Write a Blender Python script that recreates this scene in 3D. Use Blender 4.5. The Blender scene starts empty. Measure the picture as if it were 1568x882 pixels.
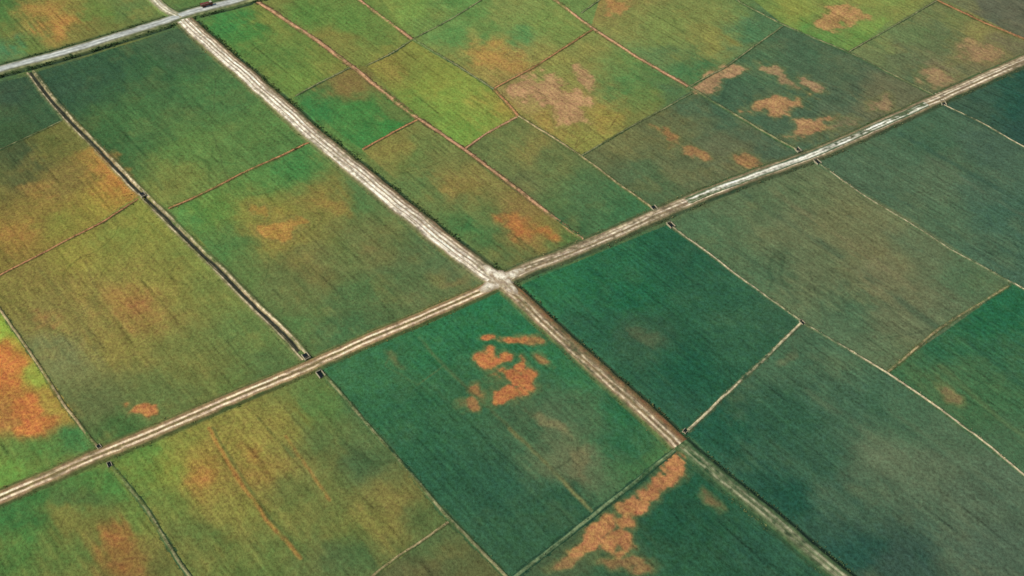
import bpy, math, numpy as np, random
random.seed(3); rng=np.random.default_rng(7)
# ------------------------------------------------------------------ camera / survey geometry
F=1621.0; TH=math.radians(45.9); H=300.0; CT,ST=math.cos(TH),math.sin(TH)
def P(px,py):
    u=(px-784)/F; v=(441-py)/F; t=H/(ST-v*CT)
    return (u*t, t*(CT+v*ST))
def PA(pts): return np.array([P(*p) for p in pts])
def proj(X,Y):
    d=Y*CT+H*ST; ok=d>60; d=np.where(ok,d,60)
    return 784+F*X/d, 441-F*(Y*ST-H*CT)/d, ok
A=np.array([-.646,.763]); B=np.array([.763,.646])
# ------------------------------------------------------------------ noise
TAB=rng.random((256,256)).astype(np.float32)
def vn(x,y):
    xi=np.floor(x).astype(np.int64); yi=np.floor(y).astype(np.int64)
    fx=x-xi; fy=y-yi; fx=fx*fx*(3-2*fx); fy=fy*fy*(3-2*fy)
    a=TAB[xi&255,yi&255]; b=TAB[(xi+1)&255,yi&255]; c=TAB[xi&255,(yi+1)&255]; d=TAB[(xi+1)&255,(yi+1)&255]
    return (a*(1-fx)+b*fx)*(1-fy)+(c*(1-fx)+d*fx)*fy
def fbm(x,y,s,o=3,seed=0):
    r=0;a=1;t=0
    for i in range(o):
        r=r+a*(vn(x/s+seed*17.3+i*31.7, y/s+seed*7.9+i*11.1)*2-1); t+=a; a*=.5; s*=.5
    return r/t*1.5
def ss(a,b,x):
    t=np.clip((x-a)/(b-a),0,1); return t*t*(3-2*t)
K=np.array([.84,.86,1.14])
def lin(c):
    c=np.asarray(c,float)/255.
    return np.where(c<.04045,c/12.92,((c+.055)/1.055)**2.4)/K
# ------------------------------------------------------------------ fields
FL=[]
def field(poly,samples,warm=0.3): FL.append((poly,samples,warm))
field([(-140,140),(0,103),(258,24),(215,-80),(-140,-80)],[(20,50,85,105,50),(90,40,150,110,52),(60,15,118,110,52),(150,20,95,115,52),(10,75,60,110,75),(200,20,90,110,60),(140,45,105,105,52),(0,20,70,105,52),(40,80,100,110,52)],.5)
field([(52,112),(285,40),(475,213),(262,318),(215,293)],[(100,130,48,78,58),(160,110,45,78,55),(230,120,52,88,55),(200,180,62,98,55),(330,150,66,103,58),(300,230,85,115,58),(280,280,105,115,55),(400,200,80,112,58),(270,70,60,85,60),(170,210,55,90,52),(430,210,75,110,58)],.15)
field([(-140,160),(50,115),(100,182),(0,228),(-140,290)],[(20,170,55,82,55),(70,160,50,80,55),(30,205,55,80,50),(20,140,50,75,58)],.1)
field([(-140,290),(0,228),(100,183),(215,298),(95,372),(0,422),(-140,490)],[(30,240,62,78,50),(80,220,88,92,45),(150,250,140,108,48),(180,285,158,112,46),(60,300,115,100,46),(100,330,122,116,48),(20,360,134,106,48),(150,320,132,122,48),(40,270,75,82,48),(120,210,95,95,48),(5,400,115,102,46),(90,275,112,98,50)],.38)
field([(-140,490),(0,422),(95,372),(215,303),(475,551),(150,685),(0,472),(-100,330)],[(120,380,126,120,50),(60,420,120,108,52),(200,350,112,122,52),(210,465,138,106,54),(120,470,120,110,56),(180,520,122,112,54),(260,420,120,117,53),(330,450,102,113,55),(380,520,88,110,58),(250,600,88,103,56),(150,620,86,97,58),(90,540,108,112,72),(300,560,100,107,54),(420,560,76,99,56),(240,340,118,121,50),(190,660,66,97,52),(300,390,108,117,53),(30,450,112,105,50)],.38)
field([(-140,300),(0,472),(150,687),(0,758),(-140,810)],[(10,540,168,108,46),(40,610,156,103,46),(60,650,146,100,48),(18,500,125,150,46),(60,570,130,142,48),(95,625,146,124,50),(110,672,56,112,62),(30,700,84,112,52),(20,735,90,128,52),(5,590,168,102,46),(70,695,74,112,52),(20,640,152,102,50)],.38)
field([(262,318),(475,217),(760,435),(475,551)],[(330,320,85,118,52),(400,325,116,116,50),(430,352,132,113,50),(500,310,116,108,52),(460,250,64,115,60),(290,330,78,119,60),(350,380,76,112,60),(480,420,100,101,58),(450,450,88,101,58),(570,380,98,102,60),(600,420,78,96,60),(650,390,76,98,63),(520,500,64,98,62),(440,500,78,102,58),(680,440,90,99,63),(560,300,74,103,60),(700,410,77,97,66),(400,270,77,117,58),(380,430,83,105,56),(540,450,76,98,60)],.33)
field([(300,38),(400,5),(540,100),(450,148)],[(370,50,64,112,52),(430,90,82,112,52),(470,115,95,120,52),(400,30,108,117,52),(345,38,54,112,56),(500,95,108,115,52)],.3)
field([(450,149),(538,102),(640,183),(555,230)],[(480,170,48,107,56),(550,170,60,114,55),(600,195,52,114,53),(530,125,114,97,54),(570,205,56,111,55),(610,170,86,105,54)],.15)
field([(555,230),(640,185),(893,368),(775,425)],[(600,225,120,112,56),(640,230,92,110,58),(700,290,124,107,56),(650,290,82,106,60),(720,330,90,105,60),(790,320,120,101,56),(800,350,136,100,54),(770,370,92,101,56),(830,348,120,108,53),(700,350,63,104,60),(860,365,76,102,56),(760,395,74,96,58),(740,370,67,100,58),(680,230,100,106,58)],.3)
field([(400,5),(380,-60),(540,-60),(630,60),(560,100),(538,102)],[(470,20,88,118,54),(540,40,92,118,54),(590,75,112,118,54),(510,65,112,112,54),(430,0,105,112,54),(500,0,92,115,54),(575,50,90,115,54)],.3)
field([(560,100),(630,62),(755,137),(793,177),(712,225),(640,180)],[(620,100,110,118,51),(660,130,120,128,50),(700,150,110,135,52),(740,175,117,129,52),(710,205,105,133,52),(765,165,145,126,55),(600,110,126,113,53),(640,160,100,125,52)],.3)
field([(540,-60),(830,-60),(740,-3),(630,60)],[(620,15,105,132,60),(700,5,90,122,63),(660,40,95,120,61),(580,5,110,125,57)],.3)
field([(630,60),(740,-3),(830,-60),(850,-3),(905,45),(755,135)],[(700,60,82,122,65),(780,30,112,122,64),(800,60,78,121,70),(740,90,142,124,64),(770,105,146,118,66),(850,35,110,126,64),(690,85,105,120,62),(830,85,126,123,64),(870,50,105,120,60),(720,25,90,122,63)],.3)
field([(755,135),(905,45),(1060,138),(890,238)],[(950,120,76,112,62),(990,150,92,112,59),(930,180,138,118,56),(900,215,118,119,56),(860,110,123,122,62),(800,150,144,122,74),(960,80,92,118,63),(1030,140,68,98,65),(905,70,115,118,62),(850,190,142,121,60),(880,150,145,121,70),(970,190,105,110,58),(1010,125,80,108,63)],.35)
field([(712,228),(793,180),(890,238),(1005,325),(893,368)],[(780,220,98,108,61),(850,250,87,102,61),(820,225,108,106,59),(900,300,68,98,64),(880,335,60,93,61),(950,320,54,98,64),(800,270,87,97,61),(860,305,77,102,61),(740,230,90,104,60)],.25)
field([(890,238),(1060,140),(1225,232),(1005,322)],[(960,220,96,99,63),(1030,190,88,94,63),(1100,240,87,93,69),(980,280,74,93,65),(1100,180,60,88,69),(1050,270,84,93,65),(1180,230,66,87,69),(1020,300,74,93,65),(1060,160,69,91,68)],.25)
field([(905,42),(935,-60),(1080,-60),(1200,38),(1060,135)],[(960,30,112,118,62),(945,8,130,112,62),(1020,50,108,122,63),(1085,60,120,118,60),(1060,105,64,103,65),(1130,30,98,118,65),(1000,80,86,112,69),(1090,20,113,121,63),(1140,60,64,103,71),(1160,40,68,101,71)],.3)
field([(850,-3),(830,-60),(935,-60),(905,42)],[(885,10,98,122,65)],.3)
field([(1060,134),(1200,38),(1310,85),(1430,147),(1230,228)],[(1100,150,59,88,68),(1150,90,66,95,69),(1220,80,64,89,68),(1300,150,67,86,69),(1360,155,92,93,70),(1200,190,64,87,69),(1280,110,69,90,69),(1300,190,76,88,70),(1150,190,60,88,69)],.15)
field([(1080,-60),(1480,-60),(1300,80),(1200,38)],[(1240,50,84,124,58),(1330,40,112,134,61),(1220,10,120,129,57),(1380,15,112,120,61),(1270,70,90,120,61),(1160,5,105,123,61),(1310,60,95,124,58),(1290,5,117,123,60)],.3)
field([(1300,80),(1440,-5),(1568,60),(1640,90),(1568,92),(1430,147)],[(1400,60,91,108,70),(1450,60,84,98,67),(1500,85,110,98,73),(1430,110,108,99,75),(1380,85,87,98,70),(1350,70,100,112,70),(1500,50,116,110,64),(1545,72,98,94,70),(1460,35,100,108,65),(1410,120,74,93,67)],.3)
field([(1440,-5),(1480,-60),(1800,-60),(1700,120),(1568,60)],[(1520,15,82,86,73),(1568,40,86,87,73),(1480,5,95,99,70)],.15)
field([(1440,162),(1568,96),(1750,20),(1750,310),(1568,225)],[(1500,145,46,78,65),(1540,150,26,70,60),(1568,190,36,69,62),(1480,165,52,79,65)],.05)
field([(1250,248),(1440,162),(1568,225),(1750,310),(1750,540),(1550,433)],[(1400,210,60,90,70),(1350,250,67,92,72),(1450,280,74,94,73),(1500,230,59,85,71),(1450,340,70,95,73),(1540,330,54,87,72),(1540,400,58,88,72),(1330,270,69,92,72),(1510,290,63,89,73)],.1)
field([(1025,343),(1245,250),(1550,433),(1358,570),(1228,493)],[(1150,310,80,98,71),(1200,340,88,99,72),(1260,340,96,100,70),(1320,380,100,100,71),(1250,420,88,99,72),(1350,430,98,100,74),(1400,470,92,99,74),(1300,480,69,96,73),(1400,380,85,99,74),(1080,350,70,98,71),(1480,430,72,96,71),(1450,490,86,99,75),(1180,420,70,96,71)],.14)
field([(785,442),(1020,345),(1228,493),(1050,660)],[(900,430,26,92,62),(950,450,22,87,61),(1050,400,28,80,59),(1100,450,36,84,62),(970,510,46,80,60),(1050,560,22,78,58),(1150,500,40,84,62),(1040,620,31,78,60),(850,430,32,96,62),(930,400,30,89,61),(900,500,32,82,60),(1180,490,44,84,63)],.05)
field([(1050,662),(1228,496),(1358,572),(1700,830),(1700,1100),(1400,960),(1330,920)],[(1100,650,24,75,58),(1200,560,60,90,69),(1280,560,64,92,71),(1200,640,40,81,62),(1300,620,54,87,68),(1350,700,84,99,78),(1300,760,61,88,71),(1420,720,80,97,77),(1480,780,73,92,75),(1500,840,68,88,74),(1380,850,48,74,66),(1200,760,24,71,58),(1300,850,30,70,61),(1550,770,71,92,75),(1250,700,47,83,65),(1450,660,68,93,72),(1400,640,62,91,70)],.12)
field([(1358,570),(1550,435),(1750,540),(1750,860)],[(1450,540,37,89,62),(1440,600,64,94,63),(1530,480,26,89,61),(1500,620,55,90,60),(1550,560,39,88,62),(1540,690,62,93,68),(1400,560,54,92,63)],.12)
field([(490,562),(745,446),(785,450),(1038,682),(905,790),(780,887),(690,797)],[(550,570,47,98,63),(650,530,36,98,63),(620,620,38,89,60),(720,600,45,89,60),(800,640,57,88,63),(860,655,80,97,71),(885,710,86,97,71),(950,680,36,89,60),(950,620,32,92,60),(760,740,36,79,60),(850,780,38,79,58),(870,560,36,98,63),(990,700,61,100,60),(750,490,28,98,63),(690,720,36,82,60),(650,680,38,86,60),(880,640,60,92,66),(800,500,30,96,64)],.08)
field([(165,712),(490,566),(690,797),(570,887),(500,960),(330,960),(290,887)],[(250,720,112,126,48),(310,730,140,112,49),(380,690,130,119,52),(430,650,119,114,52),(350,780,118,114,52),(300,820,92,104,52),(450,760,95,104,53),(400,730,130,108,50),(500,680,87,99,56),(560,700,68,90,57),(600,770,114,105,54),(520,800,98,104,53),(550,600,62,93,60),(480,620,82,107,56),(640,790,80,94,53),(520,860,74,94,56),(400,860,92,104,52),(220,700,86,120,51),(570,790,109,104,53),(230,760,90,112,51)],.38)
field([(-140,810),(160,715),(292,887),(330,960),(-140,960)],[(60,770,55,104,52),(110,770,70,98,52),(100,800,108,106,49),(40,840,71,108,52),(170,830,134,94,47),(190,860,126,93,47),(210,800,92,114,51),(150,750,69,112,52),(20,800,54,100,52),(240,860,95,100,50),(110,860,82,104,50)],.33)
field([(690,800),(780,887),(830,960),(500,960),(570,887)],[(690,850,77,88,54),(720,870,81,85,51),(640,870,83,86,54),(650,840,75,95,57)],.25)
field([(785,887),(905,795),(1038,690),(1330,925),(1360,960),(830,960)],[(930,860,44,78,56),(1100,800,24,74,55),(1050,860,34,78,56),(880,860,66,83,58),(1150,850,33,75,59),(1050,760,26,76,56),(1200,860,37,77,60),(960,830,50,79,56),(1020,800,25,74,55)],.05)
ALLS=np.array([s for f in FL for s in f[1]],float)
SOIL=(158,119,90); ORG=(154,110,54); HOT=(172,98,54)
PT=[
(SOIL,.8,.35,[(835,140,50,22,20),(868,160,30,26,40),(800,130,30,12,-15),(880,178,18,14,0)]),
(SOIL,.8,.35,[(893,116,24,13,45)]),
(SOIL,.8,.35,[(1092,122,32,14,-25),(1118,112,16,7,-20)]),
((156,112,76),.8,.35,[(1188,163,42,15,-8)]),
(SOIL,.6,.4,[(1205,125,26,10,40),(1180,108,22,7,30),(1240,130,22,8,30)]),
((154,112,78),.8,.35,[(1243,198,34,17,-10)]),
(SOIL,.4,.6,[(1290,190,26,8,-10),(1355,158,18,10,0)]),
((158,112,76),.78,.35,[(1290,28,44,17,-8)]),
((150,114,84),.5,.6,[(1440,118,34,12,10),(1505,80,44,14,20),(1470,90,20,9,0)]),
((156,106,66),.55,.5,[(945,10,16,14,70)]),
((150,100,60),.6,.5,[(1022,208,20,9,40),(1068,235,22,8,20),(1143,243,24,11,10)]),
(ORG,.5,.9,[(755,90,40,20,20),(790,105,22,10,-20)]),
((160,106,50),.42,.6,[(430,352,22,12,-10),(395,320,16,8,30),(455,338,12,6,10),(405,350,10,6,40)]),
(ORG,.25,.7,[(505,315,32,10,25),(470,290,16,6,25)]),
((162,94,46),.65,.8,[(795,345,32,17,20),(830,358,24,7,20)]),
((164,108,50),.5,.8,[(165,255,20,26,-35),(190,285,22,16,20)]),
(ORG,.42,.8,[(25,362,28,13,-20),(60,290,28,11,0)]),
((150,96,58),.42,.8,[(210,467,26,10,-10),(75,485,22,12,0)]),
((172,102,58),.75,.4,[(215,625,17,9,10),(232,632,10,8,0)]),
((172,94,44),.65,.7,[(8,560,24,44,-20),(35,620,26,20,20),(60,648,24,11,-10)]),
(ORG,.45,.8,[(92,40,16,24,-20),(60,15,30,10,0)]),
((158,100,50),.45,.8,[(312,732,28,15,-10),(385,690,30,18,20)]),
((150,90,48),.5,.8,[(165,832,12,20,-20),(188,866,20,11,0)]),
((140,96,52),.38,.8,[(100,770,14,5,0),(600,775,30,12,30)]),
(HOT,.85,.35,[(746,518,14,5,0),(790,519,22,5,-5)]),
(HOT,.85,.35,[(748,550,17,10,10),(770,545,10,11,30)]),
(HOT,.85,.35,[(800,560,13,16,20),(790,580,32,12,15),(780,602,26,13,-5),(812,575,14,15,0)]),
((152,98,58),.65,.5,[(835,548,14,8,40),(815,520,22,6,15),(730,598,11,14,-20),(718,620,12,9,0)]),
((112,102,72),.55,.9,[(860,660,28,10,40),(885,712,18,34,10),(835,645,30,10,30)]),
((166,108,68),.88,.3,[(1034,722,18,24,10),(1005,750,36,16,-35),(975,775,28,13,-20),(1040,708,12,8,0)]),
((160,106,66),.88,.3,[(920,808,32,15,-30),(945,825,22,24,30),(893,835,26,11,-25),(950,800,20,12,0)]),
((138,98,62),.65,.5,[(862,862,26,10,-25),(955,860,34,10,5),(985,870,16,8,0)]),
((122,92,62),.6,.5,[(1088,766,20,9,35)]),
((132,96,66),.45,.5,[(1455,602,18,8,40)]),
((92,86,62),.35,.9,[(972,515,34,12,20),(1210,545,20,10,-30)]),
((122,100,62),.35,.8,[(570,380,20,7,0),(690,432,26,7,-20),(605,552,20,8,40)]),
((114,97,57),.4,.9,[(535,128,26,8,45),(560,150,20,7,40)]),
]
SK=[([(318,655),(360,725),(400,785),(462,855)],1.9,(158,106,50),.7),([(324,655),(366,722),(406,782),(468,852)],1.7,(54,76,42),.55),
([(436,668),(470,715),(505,765)],1.5,(150,104,50),.6),([(395,640),(450,700)],1.6,(62,86,47),.5),
([(640,518),(700,580),(800,672),(870,742),(905,782)],2.0,(92,104,66),.45),([(780,655),(850,725),(908,785)],2.0,(128,118,72),.55),
([(1120,285),(1230,352),(1330,425),(1440,505)],6,(56,80,63),.6),([(1180,290),(1300,370),(1400,445)],5,(110,104,78),.35),
([(1300,265),(1420,330),(1550,420)],3,(50,79,66),.4),([(1380,205),(1480,262),(1568,312)],5,(40,72,61),.55),([(1420,240),(1500,290),(1568,330)],4,(84,98,80),.4),
([(1480,520),(1560,585),(1620,620)],3,(30,71,54),.5),([(1440,560),(1530,640),(1600,690)],4,(83,99,64),.4),
([(1130,620),(1230,700),(1340,790),(1440,882)],6,(28,70,57),.45),([(1240,600),(1350,680),(1480,790),(1568,860)],7,(88,99,78),.3),([(1300,600),(1450,700),(1568,790)],4,(52,78,64),.4),
([(1240,540),(1340,612),(1480,710),(1568,775)],3,(80,96,74),.35),([(1160,660),(1260,740),(1360,830)],3,(54,84,64),.4),([(1060,380),(1160,450),(1215,492)],2.5,(48,80,62),.4),([(860,440),(940,510),(1040,600)],2.5,(48,84,60),.4),([(900,410),(1010,500),(1100,580)],2.5,(16,68,52),.4),
([(1500,430),(1440,400),(1300,330)],3,(62,86,69),.3),
([(330,120),(325,200),(352,290)],1.1,(62,80,47),.5),([(300,60),(180,80),(110,115),(100,150)],1.1,(44,65,47),.5),([(130,150),(200,215),(250,290)],3,(72,96,54),.35),([(300,60),(380,130),(440,200)],3,(84,112,58),.35),
([(540,240),(600,300),(660,350)],1.6,(55,92,56),.35),([(900,205),(880,225),(935,195),(960,150)],1.1,(95,78,40),.6),([(870,180),(890,205),(880,222)],1.1,(90,78,44),.6),
([(310,545),(380,505),(375,490)],1.1,(70,86,48),.55),([(130,400),(150,450),(110,500)],1.1,(90,84,50),.5),([(230,340),(300,420),(390,520)],2,(96,104,50),.4),([(60,410),(130,500),(200,620)],2.5,(96,98,50),.4),
([(560,640),(640,740),(700,800)],2,(72,76,50),.3),([(1120,380),(1180,420),(1240,480)],2.5,(54,82,64),.35),([(540,600),(620,690),(700,790)],2.5,(28,78,54),.4),
([(600,535),(590,560),(640,590),(680,560)],1.1,(90,100,62),.4),([(520,100),(560,130),(600,165)],1.1,(110,112,60),.4),([(1240,120),(1300,140),(1350,190)],1.1,(100,100,70),.4)]
SKW=[(PA(a),b,c,d) for a,b,c,d in SK]
def seginfo(x,y,pl,caps=True):
    best=np.full(x.shape,1e9)
    n=len(pl)-1
    for i in range(n):
        ax,ay=pl[i]; bx,by=pl[i+1]; dx,dy=bx-ax,by-ay; L2=dx*dx+dy*dy+1e-9
        t=((x-ax)*dx+(y-ay)*dy)/L2
        tc=np.clip(t,0,1); d=np.hypot(x-ax-tc*dx,y-ay-tc*dy)
        if not caps:
            if i==0: d=np.where(t<0,1e9,d)
            if i==n-1: d=np.where(t>1,1e9,d)
        best=np.minimum(best,d)
    return best
def inpoly(x,y,poly):
    c=np.zeros(x.shape,bool); n=len(poly); j=n-1
    for i in range(n):
        xi,yi=poly[i]; xj,yj=poly[j]
        if yi!=yj: c^=((yi>y)!=(yj>y))&(x<(xj-xi)*(y-yi)/(yj-yi)+xi)
        j=i
    return c
def ground_col(X,Y):
    px,py,ok=proj(X,Y)
    w1=fbm(X,Y,30,3,1); w2=fbm(X,Y,30,3,2); w3=fbm(X,Y,7,4,3); w4=fbm(X,Y,7,4,4)
    al=X*A[0]+Y*A[1]; be=X*B[0]+Y*B[1]
    st=fbm(al/8.,be/1.4,1.,3,6); st2=fbm(al/30.,be/4.,1.,3,8); iso=fbm(X,Y,2.2,2,14)
    wx=px+w1*16+w3*12+st*8+st2*9; wy=py+w2*11+w4*10-st*4
    out=np.zeros((len(X),3)); done=np.zeros(len(X),bool)
    # fields beyond the mapped block: the same rectangular parcels carried on
    ca=al/112.; cb=be/88.
    h=TAB[np.floor(ca).astype(int)&255,np.floor(cb).astype(int)&255]; 
    pal=lin([(45,88,58),(85,105,58),(70,95,66),(120,110,52),(30,82,60),(80,94,74),(100,112,52)])
    out[:]=pal[(h*6.999).astype(int)]
    m=np.clip(fbm(X,Y,40,3,5),0,1)[:,None]*.6
    out[:]=out*(1-m)+lin((135,105,55))*m
    edge=np.minimum(np.minimum(ca%1,1-ca%1)*112,np.minimum(cb%1,1-cb%1)*88)
    e=(1-ss(.8,2.0,edge))[:,None]*.8
    out[:]=out*(1-e)+lin((130,118,95))*e
    def idw(idx,S,warm):
        c=lin(S[:,2:]); num=np.zeros((len(idx),3)); den=np.zeros((len(idx),1))
        for k in range(len(S)):
            d2=(wx[idx]-S[k,0])**2+((wy[idx]-S[k,1])*1.35)**2
            w=(1./(d2+150)**1.6)[:,None]; num+=w*c[k]; den+=w
        r=num/den
        mott=fbm(X[idx],Y[idx],11,5,9)+.3*st[idx]; mo2=fbm(X[idx],Y[idx],18,5,12)+.3*st2[idx]
        m=np.clip(mott*1.0-.05,0,1)[:,None]*warm*1.1
        r=r*(1-m)+(r*.5+lin((150,118,52))*.5)*m
        g=np.clip(-mo2*1.05-.05,0,1)[:,None]*(.32+warm*.6)
        r=r*(1-g)+(r*np.array([.72,1.03,.94]))*g
        r=r*(1+.075*st+.075*st2+.08*iso)[idx][:,None]
        lv=fbm(X[idx],Y[idx],60,2,90)*4; d=np.abs(lv%1-.5)
        m=((1-ss(.012,.04,d))*np.clip(w1[idx]*1.6,0,1)*.45)[:,None]
        return r*(1-m*np.array([.6,.5,.5]))
    vis=ok&(px>-60)&(px<1630)&(py>-50)&(py<930)
    for poly,S,warm in FL:
        S=np.array(S,float)
        m=ok&inpoly(px,py,poly)&~done
        idx=np.nonzero(m)[0]
        if len(idx)==0: continue
        out[idx]=idw(idx,S,warm); done[idx]=True
    idx=np.nonzero(vis&~done)[0]
    if len(idx): out[idx]=idw(idx,ALLS,.2); 
    sub=np.nonzero(vis)[0]
    n6=fbm(X[sub],Y[sub],9,5,20)+.6*fbm(X[sub],Y[sub],3.2,4,21)+.3*st[sub]
    sx=px[sub]+w3[sub]*9; sy=py[sub]+w4[sub]*7
    for c,amt,soft,els in PT:
        cx=np.mean([e[0] for e in els]); cy=np.mean([e[1] for e in els])
        near=(abs(sx-cx)<130)&(abs(sy-cy)<110); q=np.nonzero(near)[0]
        v=np.full(len(q),-9.)
        for (ex,ey,rx,ry,ro) in els:
            a=math.radians(ro); dx=sx[q]-ex; dy=sy[q]-ey
            v=np.maximum(v,1-np.hypot((dx*math.cos(a)+dy*math.sin(a))/rx,(-dx*math.sin(a)+dy*math.cos(a))/ry))
        v=v+n6[q]*.50
        m=(ss(-.12 if soft<.7 else -.4,soft,v)*amt)[:,None]
        if soft<.7:   # thinner yellowing crop round the bare soil
            r=(ss(-.7,0,v)*(1-ss(0,.4,v))*.35)[:,None]
            out[sub[q]]=out[sub[q]]*(1-r)+lin((104,104,60))*r
        cc=lin(c)*(1+.28*n6[q][:,None])
        out[sub[q]]=out[sub[q]]*(1-m)+cc*m
    for pl,hw,c,amt in SKW:
        x0,y0=pl.min(0)-15; x1,y1=pl.max(0)+15
        q=np.nonzero((X>x0)&(X<x1)&(Y>y0)&(Y<y1))[0]
        if len(q)==0: continue
        hm=hw*.33
        d=seginfo(X[q]+w3[q]*.5,Y[q]+w4[q]*.5,pl)
        m=((1-ss(hm*.3,hm*1.5,d))*amt*np.clip(.8+.6*w1[q]+.8*w4[q]+.6*st[q],0,1))[:,None]
        out[q]=out[q]*(1-m)+lin(c)*m
    lum=out@np.array([.3,.6,.1])
    return out*.90+lum[:,None]*.10*np.array([1.05,1.,.85])
def hb(X,Y): return .18*fbm(X,Y,24,2,30)+.07*fbm(X,Y,2.6,2,31)
# ------------------------------------------------------------------ mesh helpers
def col_mat(name,grain=.35,rows=0.,bump=.35,rough=.95,scale=1.0):
    m=bpy.data.materials.new(name); m.use_nodes=True; nt=m.node_tree; N=nt.nodes; L=nt.links
    b=N['Principled BSDF']; b.inputs['Roughness'].default_value=rough; b.inputs['Specular IOR Level'].default_value=.12
    at=N.new('ShaderNodeAttribute'); at.attribute_name='Col'
    tc=N.new('ShaderNodeTexCoord')
    def noise(sc,det,ro=.65,vec=None):
        n=N.new('ShaderNodeTexNoise'); n.inputs['Scale'].default_value=sc; n.inputs['Detail'].default_value=det; n.inputs['Roughness'].default_value=ro
        L.new(vec if vec else tc.outputs['Object'],n.inputs['Vector']); return n.outputs['Fac']
    def math_(op,a,c,cl=False):
        n=N.new('ShaderNodeMath'); n.operation=op; n.use_clamp=cl
        for i,v in enumerate((a,c)):
            if isinstance(v,(int,float)): n.inputs[i].default_value=v
            else: L.new(v,n.inputs[i])
        return n.outputs[0]
    g1=noise(.9*scale,3,.8); g2=noise(.16*scale,4,.6)
    k=math_('ADD',math_('MULTIPLY',math_('SUBTRACT',g1,.5),grain*6),math_('MULTIPLY',math_('SUBTRACT',g2,.5),grain*1.6))
    if rows:
        def rowvec(sx):
            mp=N.new('ShaderNodeMapping'); mp.vector_type='TEXTURE'; mp.inputs['Rotation'].default_value=(0,0,math.atan2(A[1],A[0])); mp.inputs['Scale'].default_value=(sx,1,1)
            L.new(tc.outputs['Object'],mp.inputs['Vector']); return mp.outputs[0]
        r=noise(.8,2,.7,rowvec(9))
        mk=math_('ADD',math_('MULTIPLY',math_('SUBTRACT',noise(.018,2,.5),.38),4.,True),.15)
        k=math_('ADD',k,math_('MULTIPLY',math_('MULTIPLY',math_('SUBTRACT',r,.5),rows*4.2),mk))
        def wave(sc,dist):
            wv=N.new('ShaderNodeTexWave'); wv.wave_type='BANDS'; wv.bands_direction='Y'; wv.inputs['Scale'].default_value=sc; wv.inputs['Distortion'].default_value=dist; wv.inputs['Detail'].default_value=2; wv.inputs['Detail Scale'].default_value=.3
            L.new(rowvec(1),wv.inputs['Vector']); return wv.outputs['Fac']
        # evenly spaced wheelings left by the tractor, and drill bouts between them
        tl=math_('MULTIPLY',math_('SUBTRACT',wave(.034,.7),.95),22.,True)
        tm=math_('MULTIPLY',math_('SUBTRACT',noise(.03,3,.7),.46),6.,True)
        k=math_('SUBTRACT',k,math_('MULTIPLY',math_('MULTIPLY',tl,tm),.24))
        t2=math_('MULTIPLY',math_('SUBTRACT',noise(.05,3,.6),.40),5.,True)
        k=math_('ADD',k,math_('MULTIPLY',math_('MULTIPLY',math_('SUBTRACT',wave(.125,1.2),.5),t2),.15))
    k=math_('MAXIMUM',math_('ADD',k,1.0),.25)
    mul=N.new('ShaderNodeVectorMath'); mul.operation='SCALE'; L.new(at.outputs['Color'],mul.inputs[0]); L.new(k,mul.inputs['Scale'])
    # small hue drift: yellower / bluer plants
    hs=N.new('ShaderNodeHueSaturation'); L.new(mul.outputs[0],hs.inputs['Color'])
    L.new(math_('ADD',math_('MULTIPLY',math_('SUBTRACT',noise(.45*scale,4,.75),.5),.09),.502),hs.inputs['Hue'])
    L.new(hs.outputs[0],b.inputs['Base Color'])
    bp=N.new('ShaderNodeBump'); bp.inputs['Strength'].default_value=bump; bp.inputs['Distance'].default_value=.5
    L.new(g1,bp.inputs['Height']); L.new(bp.outputs[0],b.inputs['Normal'])
    return m
def make_mesh(name,V,quads,cols,mat,tri=False,smooth=True):
    me=bpy.data.meshes.new(name); k=3 if tri else 4
    me.vertices.add(len(V)); me.vertices.foreach_set('co',np.asarray(V,np.float32).ravel())
    n=len(quads); me.loops.add(n*k); me.loops.foreach_set('vertex_index',np.asarray(quads,np.int32).ravel())
    me.polygons.add(n); me.polygons.foreach_set('loop_start',np.arange(0,n*k,k,dtype=np.int32))
    try: me.polygons.foreach_set('loop_total',np.full(n,k,np.int32))
    except Exception: pass
    me.update(calc_edges=True)
    me.polygons.foreach_set('use_smooth',np.full(n,smooth))
    ca=me.color_attributes.new('Col','FLOAT_COLOR','POINT')
    c4=np.ones((len(V),4),np.float32); c4[:,:3]=np.clip(cols,0.002,.9); ca.data.foreach_set('color',c4.ravel())
    me.materials.append(mat); ob=bpy.data.objects.new(name,me); bpy.context.collection.objects.link(ob); return ob
def gridquads(nr,nc):
    i=np.arange(nr-1)[:,None]*nc+np.arange(nc-1)[None,:]; i=i.ravel()
    return np.stack([i,i+1,i+nc+1,i+nc],1)
def resample(pts,step=.6,win=9.,wob=.35,seed=0):
    p=PA(pts)
    d=np.r_[0,np.cumsum(np.hypot(*np.diff(p,axis=0).T))]
    s=np.arange(0,d[-1],step); q=np.stack([np.interp(s,d,p[:,0]),np.interp(s,d,p[:,1])],1)
    k=int(win/step)|1
    if len(q)>2*k:
        pad=k//2; e=np.vstack([2*q[0]-q[1:pad+1][::-1],q,2*q[-1]-q[-pad-1:-1][::-1]])
        ker=np.ones(k)/k; q=np.stack([np.convolve(e[:,i],ker,'valid') for i in range(2)],1)
    t=np.gradient(q,axis=0); t/=np.linalg.norm(t,axis=1,keepdims=True)+1e-9
    n=np.stack([-t[:,1],t[:,0]],1)
    q=q+n*(wob*fbm(s,s*0,14,2,seed))[:,None]
    return q,n,s
LOWER=[]
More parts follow.
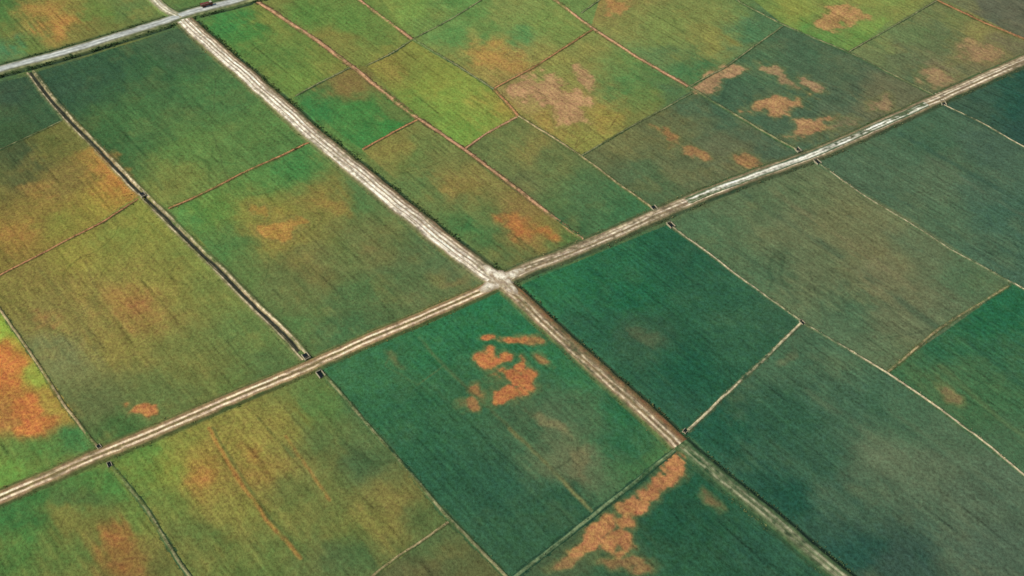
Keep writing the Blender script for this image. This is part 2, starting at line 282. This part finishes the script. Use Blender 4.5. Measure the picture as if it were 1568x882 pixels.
def ribbon(name,pts,W,stripes,prof,mat,z0=0.,step=.6,cs=.3,seed=0,wob=.25,rag=.9,taper=3.,rough=.08):
    q,n,s=resample(pts,step,wob=wob,seed=seed)
    S=np.arange(-W,W+cs*.5,cs); nr,nc=len(q),len(S)
    X=q[:,0:1]+n[:,0:1]*S; Y=q[:,1:2]+n[:,1:2]*S
    sg=np.broadcast_to(S,(nr,nc)).ravel(); al=np.repeat(s,nc); x=X.ravel(); y=Y.ravel()
    g=ground_col(x,y)
    j=fbm(x,y,3.5,4,40+seed)*.30+fbm(al,sg*0,10,2,41+seed)*.22
    fine=fbm(x,y,1.3,2,50+seed); lng=fbm(al/9,sg*1.6,1.0,3,51+seed); lg=fbm(al,sg*.6,16,3,52+seed); vl=fbm(al,sg*0,45,3,53+seed)
    base=g.copy(); col=g.copy()
    for (s0,hw,c,amt,na) in stripes:
        d=np.abs(sg-s0+j*min(1,hw))
        m=(1-ss(hw*.6,hw*1.2+.12,d))*np.clip(amt+na*(fine*.55+lng*.7+lg*.7+vl*.5),0,1)
        cl=lin(c)*(np.array([1.0,1.0,1.08]) if c[0]>110 else 1.)
        col=col*(1-m[:,None])+cl*m[:,None]
    col*=np.clip(1.0+.24*lng+.20*fine,.4,2)[:,None]
    em=1-ss(W-rag-.9,W-.2,np.abs(sg)+j*rag*1.6+fine*.35)
    col=base*(1-em[:,None])+col*em[:,None]
    pr=np.interp(sg,prof[0],prof[1])
    endt=np.clip(np.minimum(al,s[-1]-al)/taper,0,1)
    bumpy=rough*(fbm(x,y,1.6,3,60+seed))*(1-ss(W-.8,W,np.abs(sg)))
    z=hb(x,y)+.02+z0+pr*(.35+.65*endt)+bumpy
    z=np.where(np.abs(sg)>W-cs*.6,hb(x,y)-.06,z)
    V=np.stack([x,y,z],1)
    ob=make_mesh(name,V,gridquads(nr,nc)[:,::-1],col,mat)
    if min(prof[1])<-.05: LOWER.append((q[::10] if len(q)>20 else q,W))
    return ob,q,n,s
mF=col_mat('crop_field_ground',.32,.22,.65); mR=col_mat('gravel_track',.26,0,.6,scale=1.2); mB=col_mat('earth_bund',.32,0,.6,scale=1.3); mP=col_mat('worn_asphalt',.10,0,.15)
PALE=(220,211,202); DK=(40,60,44); TAN=(156,138,110)
VEG=[]
pR1=[(282,30),(300,48),(330,74),(400,136),(475,203),(560,272),(640,338),(700,385),(745,420),(765,432)]
o,q,n,s=ribbon('dirt_road',pR1,7.8,[(0,5.2,(120,106,84),.85,.4),(-.4,3.6,(162,145,130),.95,.2),(-2.7,.75,PALE,.75,.6),(-1.75,.2,(134,116,100),.7,.5),(-.9,.55,PALE,.8,.5),(.05,.28,(128,110,92),.8,.4),(.95,.55,PALE,.75,.5),(1.75,.28,(124,106,88),.7,.4),(2.5,.4,(196,178,162),.5,.6),(3.7,.7,(112,94,74),.8,.4),(5.4,.9,DK,.8,.4),(-4.9,.8,(88,96,62),.5,.6)],
 ([-7.8,-6,-4.6,-3.6,-2.7,-1.75,-.9,0,.9,1.75,2.6,3.4,4.3,5.3,6.0,6.9,7.8],[0,.02,.12,.5,.5,.6,.5,.62,.5,.6,.52,.5,.25,-.35,-.35,-.02,0]),mR,seed=1)
VEG+= [(q,n,5.0,1.0,4.0,.65,(40,64,42),(92,100,62)),(q,n,6.6,.7,1.6,.45,(52,80,48),(96,102,60)),(q,n,-4.9,.9,2.0,.42,(76,92,54),(134,124,88))]
pR1b=[(765,430),(790,452),(830,490),(880,536),(940,590),(1000,643),(1042,682)]
o,q,n,s=ribbon('dirt_road',pR1b,6.2,[(0,4.4,(102,92,68),.85,.4),(-.6,2.6,(134,114,94),.85,.4),(-1.7,.4,(196,180,160),.5,.7),(-.7,.3,(106,90,68),.6,.5),(.25,.4,(188,174,154),.5,.7),(1.4,.5,(116,94,72),.5,.5),(2.6,.8,(108,78,58),.6,.5),(4.2,.8,(38,56,42),.8,.3),(-3.8,.7,(70,90,55),.6,.5)],
 ([-6.2,-5,-3.8,-2.8,0,2.8,3.6,4.4,5.2,5.8,6.2],[0,.02,.1,.5,.6,.5,.2,-.35,-.3,-.02,0]),mR,seed=2)
VEG+= [(q,n,4.0,1.0,3.8,.6,(38,62,43),(90,88,60)),(q,n,-3.8,.9,2.4,.45,(58,84,50),(114,110,76)),(q,n,-.7,.4,.8,.3,(80,90,56),(120,110,80))]
pR1c=[(1040,680),(1100,730),(1160,777),(1220,828),(1290,885),(1380,958)]
o,q,n,s=ribbon('dirt_road',pR1c,6.0,[(0,4.2,(64,84,60),.85,.4),(-.2,1.9,(96,104,82),.65,.6),(-.9,.36,(138,136,116),.4,.7),(.9,.36,(138,136,116),.35,.7),(3.6,.8,(28,46,38),.8,.3),(-3.4,.6,(36,64,46),.65,.4)],
 ([-6,-4.4,-3.4,-2.4,0,2.4,3.2,4,4.6,5.3,6],[0,.02,.1,.6,.75,.6,.2,-.3,-.25,-.02,0]),mR,seed=3)
VEG+= [(q,n,3.2,1.4,4.5,.55,(32,58,43),(88,102,72)),(q,n,-2.9,1.3,4.5,.55,(44,74,52),(108,116,80)),(q,n,0,1.7,3.4,.4,(60,84,60),(126,130,102))]
pR2=[(-90,803),(0,763),(80,729),(160,694),(260,652),(360,609),(475,562),(560,522),(640,490),(700,463),(745,443),(768,430)]
o,q,n,s=ribbon('dirt_road',pR2,5.4,[(0,4.0,(108,98,66),.8,.4),(0,2.7,(148,122,98),.9,.3),(-1.15,.40,(222,200,180),.75,.5),(1.0,.40,(222,200,180),.75,.5),(-.05,.45,(104,94,66),.75,.4),(2.1,.4,(118,98,72),.6,.5),(-3.4,.7,(58,72,44),.65,.4),(3.3,.5,(76,84,52),.6,.5)],
 ([-5.4,-4.2,-3.2,-2.6,-1.1,0,1.1,2.6,3.2,4.2,5.4],[0,.02,.1,.45,.4,.52,.4,.45,.1,.02,0]),mR,seed=4,wob=.15)
LOWER.append((q[::10],5.0))
VEG+= [(q,n,-3.4,.9,2.8,.45,(58,78,45),(120,116,72)),(q,n,3.3,.9,2.3,.42,(66,88,50),(134,122,80)),(q,n,0,.3,1.2,.28,(88,92,56),(126,116,80))]
pR3=[(765,431),(810,411),(860,393),(920,368),(1005,330),(1080,298),(1160,268),(1240,240),(1310,210),(1380,178),(1440,150),(1500,123),(1568,93),(1680,42)]
o,q,n,s=ribbon('dirt_road',pR3,6.2,[(0,4.8,(100,94,72),.85,.4),(0,2.9,(138,120,102),.9,.3),(-1.7,.42,(200,186,170),.5,.8),(-.7,.3,(108,94,74),.6,.5),(.3,.42,(202,190,176),.5,.8),(1.7,.4,(182,168,150),.4,.8),(-4.2,.8,(46,66,50),.65,.4),(4.0,.7,(58,76,52),.65,.4)],
 ([-6.2,-5,-4.2,-3.2,0,3,3.9,5,6.2],[0,-.12,-.1,.5,.6,.5,.1,.0,0]),mR,seed=5,wob=.15)
VEG+= [(q,n,-4.0,1.0,3.8,.5,(42,66,49),(106,106,80)),(q,n,3.9,1.0,3.2,.45,(54,78,51),(126,118,88)),(q,n,-.7,.4,.8,.3,(80,90,60),(122,114,86))]
LOWER.append((q[::10],5.8))
o,q,n,s=ribbon('gravel_wear_strip',[(1045,312),(1080,298),(1160,268),(1240,240),(1310,210),(1380,178),(1425,158)],2.2,[(0,2.,(172,165,157),.4,.9),(-.9,.45,(224,221,216),.6,1.),(.6,.45,(228,225,220),.6,1.)],([-2.2,-1.8,0,1.8,2.2],[.55,.62,.63,.62,.55]),mR,z0=.03,seed=6,rough=.02)
pP=[(-120,141),(0,108),(100,81),(200,51),(262,31),(300,18),(345,7),(400,-8),(480,-32)]
o,q,n,s=ribbon('paved_road',pP,9.0,[(0,7.5,(74,86,58),.85,.4),(0,3.5,(120,118,100),.9,.3),(0,2.4,(154,158,162),1,.1),(-1.2,.3,(186,188,188),.5,.3),(1.2,.3,(186,188,188),.5,.3),(-6.2,1.2,(36,56,45),.8,.3),(5.4,.9,(44,64,48),.7,.4),(-3.8,.5,(134,134,98),.4,.6)],
 ([-9,-7.6,-6.6,-5.6,-4.4,-3.2,0,3.2,4.4,5.2,6.2,7.4,9],[0,0,-.5,-.5,.1,.75,.8,.75,.1,-.3,-.2,0,0]),mP,seed=7,wob=.1,rough=.03)
qP,nP=q,n
VEG+= [(q,n,-5.6,1.2,5.2,.8,(36,58,43),(76,94,58)),(q,n,5.2,1.1,4.2,.65,(42,68,48),(90,104,66))]
o,q,n,s=ribbon('farm_track',[(190,-50),(236,0),(256,18),(284,32)],3.6,[(0,3.0,(150,142,122),.9,.2),(-.8,.5,(205,198,188),.7,.4),(.8,.5,(205,198,188),.7,.4)],([-3.6,-2.6,0,2.6,3.6],[0,.5,.72,.5,0]),mR,z0=.1,seed=8)
pC=[(46,110),(75,148),(102,180),(150,228),(217,297),(270,350),(330,408),(390,468),(430,506),(470,550)]
o,q,n,s=ribbon('irrigation_canal',pC,4.2,[(0,3.0,(96,98,66),.7,.5),(0,1.95,(138,124,100),.85,.4),(1.4,.33,(196,180,158),.55,.6),(-1.4,.28,(188,172,150),.45,.6),(0,.62,(44,48,44),1,0),(2.7,.5,(62,72,48),.5,.5)],
 ([-4.2,-2.9,-2.0,-1.1,-.6,.6,1.1,2.0,2.9,4.2],[0,.05,.30,.28,-.30,-.30,.28,.30,.05,0]),mR,seed=9,wob=.12,cs=.2)
VEG+= [(q,n,2.3,.7,2.4,.35,(66,82,52),(126,116,82)),(q,n,-2.4,.7,2.6,.35,(66,82,52),(126,116,82))]
# ------------------------------------------------------------------ bunds
def bund(pts,kind,seed,w=1.0):
    C={'tan':(TAN,(102,100,64),.75,(52,72,46)),'pink':((172,132,108),(132,100,76),.9,(68,66,46)),'green':((124,120,92),(78,94,62),.55,(44,70,48)),'dark':((104,118,92),(50,80,60),.55,(28,56,45)),
       'red':((158,112,84),(116,88,58),.85,(64,70,45)),'pale':((176,162,140),(104,106,80),.7,(50,74,55))}[kind]
    w=w*.85; W=2.0*w+.5
    o,q,n,s=ribbon('earth_bund',pts,W,[(0,1.4*w,C[1],.75,.6),(-1.15*w,.45,C[3],.65,.5),(1.15*w,.45,C[3],.6,.5),(0,.46*w,C[0],C[2],.8)],  # dark side stripes: vegetation colour with the bund's side shadow painted in
     ([-W,-1.1*w,-.5*w,0,.5*w,1.1*w,W],[0,-.04,.26,.34,.26,-.04,0]),mB,seed=seed,wob=.15,cs=.22,rag=.6,z0=.0)
    VEG.append((q,n,0,1.4*w,2.6,.32,C[3],C[1])); VEG.append((q,n,0,.6*w,1.2,.28,C[1],C[0]))
BD=[([(100,183),(60,202),(0,229),(-90,268)],'green',.7),([(217,301),(160,339),(95,372),(0,422),(-90,468)],'red',.9),([(258,320),(300,302),(370,266),(420,244),(474,217)],'red',.9),
([(-80,345),(0,474),(50,545),(100,622),(152,687)],'tan',.9),([(168,712),(195,742),(222,775),(268,850),(292,884),(340,950)],'green',1.0),
([(488,566),(520,600),(560,648),(620,715),(690,797),(735,842),(778,886),(830,940)],'green',1.1),([(690,797),(650,826),(600,858),(570,884),(510,930)],'tan',.8),
([(395,3),(430,26),(480,58),(520,88),(545,106),(580,135),(640,181)],'pink',1.6),([(640,181),(675,205),(715,232),(790,288),(850,335),(895,368)],'pink',1.3),
([(535,-12),(580,22),(632,60)],'pink',1.3),([(632,60),(700,100),(757,137)],'green',.8),([(757,137),(775,155),(794,178)],'red',1.2),([(794,178),(840,206),(890,239),(960,291),(1005,323)],'tan',1.0),
([(820,-22),(850,0),(908,44),(980,90),(1055,133)],'pink',1.3),([(1055,133),(1105,163),(1160,196),(1226,232)],'green',1.2),
([(1075,-40),(1135,5),(1200,39),(1310,85),(1370,116),(1434,147)],'green',1.0),([(1400,-18),(1440,2),(1500,32),(1568,60),(1650,95)],'red',1.3),
([(452,147),(495,124),(538,103)],'green',.8),([(560,101),(600,82),(632,61)],'green',.8),([(632,60),(690,30),(745,-5),(790,-30)],'green',.7),
([(555,229),(600,204),(640,183)],'red',1.0),([(713,228),(750,201),(793,178)],'pink',.9),([(757,135),(820,102),(908,45)],'red',.9),([(890,20),(925,-5),(960,-30)],'green',.7),
([(890,239),(960,197),(1062,142)],'green',.7),([(1055,133),(1110,104),(1200,39)],'green',.8),([(1300,79),(1360,45),(1440,-2)],'green',.7),
([(1440,158),(1500,186),(1568,226),(1680,282)],'pale',.75),([(1248,246),(1320,298),(1380,334),(1450,379),(1500,405),(1550,433),(1680,500)],'pale',.7),
([(1550,433),(1500,466),(1437,503),(1400,537),(1358,571)],'tan',.85),([(1228,493),(1290,530),(1358,571),(1430,620),(1500,672),(1568,728),(1680,815)],'pale',.8),
([(1022,342),(1080,385),(1150,437),(1228,493)],'pale',.8),([(1228,493),(1180,541),(1120,596),(1050,662)],'pale',.95),([(1040,684),(990,725),(905,792),(850,835),(785,886),(700,950)],'dark',1.2)]
for i,(p,k,w) in enumerate(BD): bund(p,k,70+i,w)
# ------------------------------------------------------------------ crossroads apron
cx,cy=P(766,429); a=np.linspace(0,2*math.pi,120,endpoint=False); rr=np.linspace(0,1,30)
dirs=[(P(735,405),2.6),(P(730,450),2.2),(P(810,412),2.2),(P(800,460),2.2)]
rad=np.full(len(a),5.0)
for (dx,dy),wd in dirs:
    an=math.atan2(dy-cy,dx-cx); da=np.abs((a-an+math.pi)%(2*math.pi)-math.pi); rad=np.maximum(rad,5.0+8*np.exp(-(da/.32)**2))
rad+= .9*fbm(np.cos(a)*3,np.sin(a)*3,1.,3,5)
X=(cx+np.outer(rr,rad*np.cos(a))).ravel(); Y=(cy+np.outer(rr,rad*np.sin(a))).ravel(); R=np.repeat(rr,len(a))
nn=fbm(X,Y,2.2,4,15)+.6*fbm((X*A[0]+Y*A[1])/5,(X*B[0]+Y*B[1]),1.,3,16); c=lin((150,134,118))[None,:]*np.ones((len(X),1)); m=np.clip(.5+nn*1.1,0,1)[:,None]; c=c*(1-m)+lin((220,212,204))*m
e=ss(.5,1,R+nn*.2)[:,None]*.85; c=c*(1-e)+lin((136,119,100))*e; c=c*np.array([1,1,1.08])
Z=hb(X,Y)+.02+np.interp(R,[0,.75,1],[.72,.68,.25])
qs=[]; na=len(a)
for i in range(len(rr)-1):
    for j in range(na): qs.append((i*na+j,(i+1)*na+j,(i+1)*na+(j+1)%na,i*na+(j+1)%na))
make_mesh('crossroads_apron',np.stack([X,Y,Z],1),qs,c,mR)
# ------------------------------------------------------------------ ground sheet to the horizon
def axis(a,b,st,far):
    c=np.arange(a,b+st/2,st); o=[];d=st;x=b
    while x<far: d*=1.22; x+=d; o.append(x)
    o2=[];d=st;x=a
    while x>-far: d*=1.22; x-=d; o2.append(x)
    return np.r_[o2[::-1],c,o]
xs=axis(-330,330,.52,9000); ys=axis(135,540,.52,9000)
GX,GY=np.meshgrid(xs,ys); x=GX.ravel(); y=GY.ravel()
z=hb(x,y); gc=ground_col(x,y)
for pl,W in LOWER:
    x0,y0=pl.min(0)-W; x1,y1=pl.max(0)+W
    qn=np.nonzero((x>x0)&(x<x1)&(y>y0)&(y<y1))[0]
    d=seginfo(x[qn],y[qn],pl,False); z[qn]=np.minimum(z[qn],hb(x[qn],y[qn])-1.3*ss(0,.9,(W-.7)-d))
print('ground verts',len(x))
make_mesh('ground',np.stack([x,y,z],1),gridquads(len(ys),len(xs)),gc,mF)
# ------------------------------------------------------------------ verge vegetation: one mesh of leaf clumps
Vs=[];Cs=[]
for (q,n,off,spr,den,size,ca,cb) in VEG:
    L=len(q)*.6; N=int(L*den*1.6)
    i=rng.integers(0,len(q),N); o=off+rng.normal(0,spr*.6,N); jx=rng.normal(0,.3,(N,2))
    bx=q[i]+n[i]*o[:,None]+jx
    clump=fbm(bx[:,0],bx[:,1],5,2,80); keep=clump+rng.normal(0,.3,N)>-.15; bx=bx[keep]; o=o[keep]; N=len(bx)
    if N==0: continue
    sz=size*rng.lognormal(-.1,.35,N); t=rng.random(N)[:,None]**1.1
    c=lin(ca)*(1-t)+lin(cb)*t
    zb=hb(bx[:,0],bx[:,1])+(.45 if (abs(off)<1 and size<=.3) else 0)
    for k in range(6):
        an=rng.random(N)*6.283; r=sz*rng.uniform(.3,.62,N)
        dx=np.cos(an)*r; dy=np.sin(an)*r; hh=sz*rng.uniform(.3,.7,N)
        b0=np.stack([bx[:,0]-dy*.5,bx[:,1]+dx*.5,zb-.05],1); b1=np.stack([bx[:,0]+dy*.5,bx[:,1]-dx*.5,zb+hh*.5],1)
        tp=np.stack([bx[:,0]+dx,bx[:,1]+dy,zb+hh],1)
        Vs.append(np.stack([b0,b1,tp],1).reshape(-1,3)); cc=c*rng.uniform(.8,1.5,(N,1)); Cs.append(np.repeat(cc,3,axis=0))
V=np.vstack(Vs); C=np.vstack(Cs); print('veg tris',len(V)//3)
mV=col_mat('grass_leaves',.1,0,0)
make_mesh('roadside_grass',V,np.arange(len(V)).reshape(-1,3),C,mV,tri=True,smooth=False)
# ------------------------------------------------------------------ small built things
def plain(name,c,rough=.8,metal=0):
    m=bpy.data.materials.new(name); m.use_nodes=True; nt=m.node_tree; b=nt.nodes['Principled BSDF']
    n=nt.nodes.new('ShaderNodeTexNoise'); n.inputs['Scale'].default_value=3; n.inputs['Detail'].default_value=5
    r=nt.nodes.new('ShaderNodeValToRGB'); l=lin(c); r.color_ramp.elements[0].color=(*(l*.65),1); r.color_ramp.elements[1].color=(*np.minimum(l*1.25,1),1)
    tc=nt.nodes.new('ShaderNodeTexCoord'); nt.links.new(tc.outputs['Object'],n.inputs['Vector'])
    nt.links.new(n.outputs['Fac'],r.inputs[0]); nt.links.new(r.outputs[0],b.inputs['Base Color']); b.inputs['Roughness'].default_value=rough; b.inputs['Metallic'].default_value=metal
    return m
mC=plain('weathered_concrete',(150,142,128)); mD=plain('dark_water',(18,24,24),.15); mG=plain('rusty_gate',(80,62,50),.6); mRd=plain('red_paint',(100,50,42),.5); mGl=plain('dark_glass',(24,28,32),.1); mT=plain('rubber',(22,22,22)); mW=plain('pale_paint',(170,165,155),.4)
import bmesh
def boxes(name,bl,bev=.03):
    me=bpy.data.meshes.new(name); bm=bmesh.new()
    for (x0,x1,y0,y1,z0,z1,mi) in bl:
        r=bmesh.ops.create_cube(bm,size=1)['verts']
        for v in r: v.co=((x0+x1)/2+v.co.x*(x1-x0),(y0+y1)/2+v.co.y*(y1-y0),(z0+z1)/2+v.co.z*(z1-z0))
        fs={f for v in r for f in v.link_faces}
        for f in fs: f.material_index=mi
    bmesh.ops.bevel(bm,geom=bm.edges[:],offset=bev,segments=1,affect='EDGES')
    return me,bm
me,bm=boxes('irrigation_sluice',[(-1.5,-1.15,-2.2,1.6,-.9,.75,0),(1.15,1.5,-2.2,1.6,-.9,.75,0),(-1.5,-.75,1.6,2.0,-.9,1.0,0),(.75,1.5,1.6,2.0,-.9,1.0,0),(-.75,.75,1.6,2.0,.55,1.0,0),(-.74,.74,1.72,1.82,-.8,.54,2),(-1.14,1.14,-2.1,1.59,-.8,.3,1),(-1.1,-.95,1.68,1.86,1.0,2.0,2),(.95,1.1,1.68,1.86,1.0,2.0,2),(-1.1,1.1,1.7,1.84,2.0,2.14,2),(-.06,.06,1.74,1.82,.54,2.0,2)])
bm.to_mesh(me); bm.free()
for m in (mC,mD,mG): me.materials.append(m)
SL=[((469,547),(476,556)),((491,574),(484,565)),((219,299),(226,307)),((1222,230),(1230,238)),((1251,248),(1244,242)),((1002,320),(1007,326)),((1027,345),(1020,338)),((1438,146),(1443,150)),((1444,158),(1441,153)),((152,685),(156,690)),((1049,661),(1043,668)),((168,712),(164,702)),((1228,494),(1224,490))]
for i,(a0,b0) in enumerate(SL):
    ax,ay=P(*a0); bx,by=P(*b0); ob=bpy.data.objects.new('irrigation_sluice',me); bpy.context.collection.objects.link(ob)
    ob.location=(ax,ay,float(hb(np.array([ax]),np.array([ay]))[0])+.1); ob.rotation_euler=(0,0,math.atan2(by-ay,bx-ax)-math.pi/2)
    sc=.8 if i<9 else .5; ob.scale=(sc,sc,sc)
me,bm=boxes('truck',[(-3.9,1.6,-1.2,1.2,.95,2.4,0),(1.9,3.9,-1.15,1.15,.75,2.0,0),(1.95,3.55,-1.1,1.1,2.0,2.6,1),(1.9,3.5,-1.12,1.12,2.6,2.72,3),(-3.9,3.8,-.5,.5,.6,.9,2),(3.9,4.02,-1.1,1.1,.6,.95,3),(-3.9,1.6,-1.24,-1.2,2.2,2.42,3),(-3.9,1.6,1.2,1.24,2.2,2.42,3)],.04)
for wx in (-2.8,-1.7,2.9):
    for wy in (-1.05,1.05):
        r=bmesh.ops.create_cone(bm,cap_ends=True,segments=16,radius1=.5,radius2=.5,depth=.35)['verts']
        for v in r: v.co=(v.co.x+wx,v.co.z+wy,v.co.y+.5)
        for f in {f for v in r for f in v.link_faces}: f.material_index=2
bm.to_mesh(me); bm.free()
for m in (mRd,mGl,mT,mW): me.materials.append(m)
t=bpy.data.objects.new('truck',me); bpy.context.collection.objects.link(t)
k=np.argmin(np.hypot(qP[:,0]-P(318,12)[0],qP[:,1]-P(318,12)[1])); tx,ty=qP[k]+nP[k]*1.3; d=qP[k+1]-qP[k]
t.location=(tx,ty,float(hb(np.array([tx]),np.array([ty]))[0])+.85); t.rotation_euler=(0,0,math.atan2(d[1],d[0])); t.scale=(.8,.8,.8)
# ------------------------------------------------------------------ light, camera
from mathutils import Vector
sc=bpy.context.scene
w=bpy.data.worlds.new('World'); sc.world=w; w.use_nodes=True; nt=w.node_tree
sun_dir=np.array([-.82,-.35]); el=math.radians(46); az=math.atan2(sun_dir[0],sun_dir[1])
sk=nt.nodes.new('ShaderNodeTexSky'); sk.sky_type='NISHITA'; sk.sun_disc=False; sk.sun_elevation=el; sk.sun_rotation=az
nt.links.new(sk.outputs[0],nt.nodes['Background'].inputs[0]); nt.nodes['Background'].inputs[1].default_value=.11
L=bpy.data.lights.new('sun','SUN'); L.energy=3.9; L.angle=math.radians(2); L.color=(1,.95,.88)
lo=bpy.data.objects.new('sun',L); bpy.context.collection.objects.link(lo)
dv=Vector((sun_dir[0],sun_dir[1],0)).normalized()*math.cos(el)+Vector((0,0,math.sin(el))); lo.rotation_euler=dv.to_track_quat('Z','Y').to_euler()
cam=bpy.data.cameras.new('camera'); co=bpy.data.objects.new('camera',cam); bpy.context.collection.objects.link(co)
cam.sensor_width=36; cam.lens=36*F/1568; cam.clip_end=30000; cam.clip_start=1
co.location=(0,0,H); co.rotation_euler=(math.pi/2-TH,0,0); sc.camera=co
sc.view_settings.view_transform='Standard'; sc.view_settings.look='None'; sc.view_settings.exposure=0
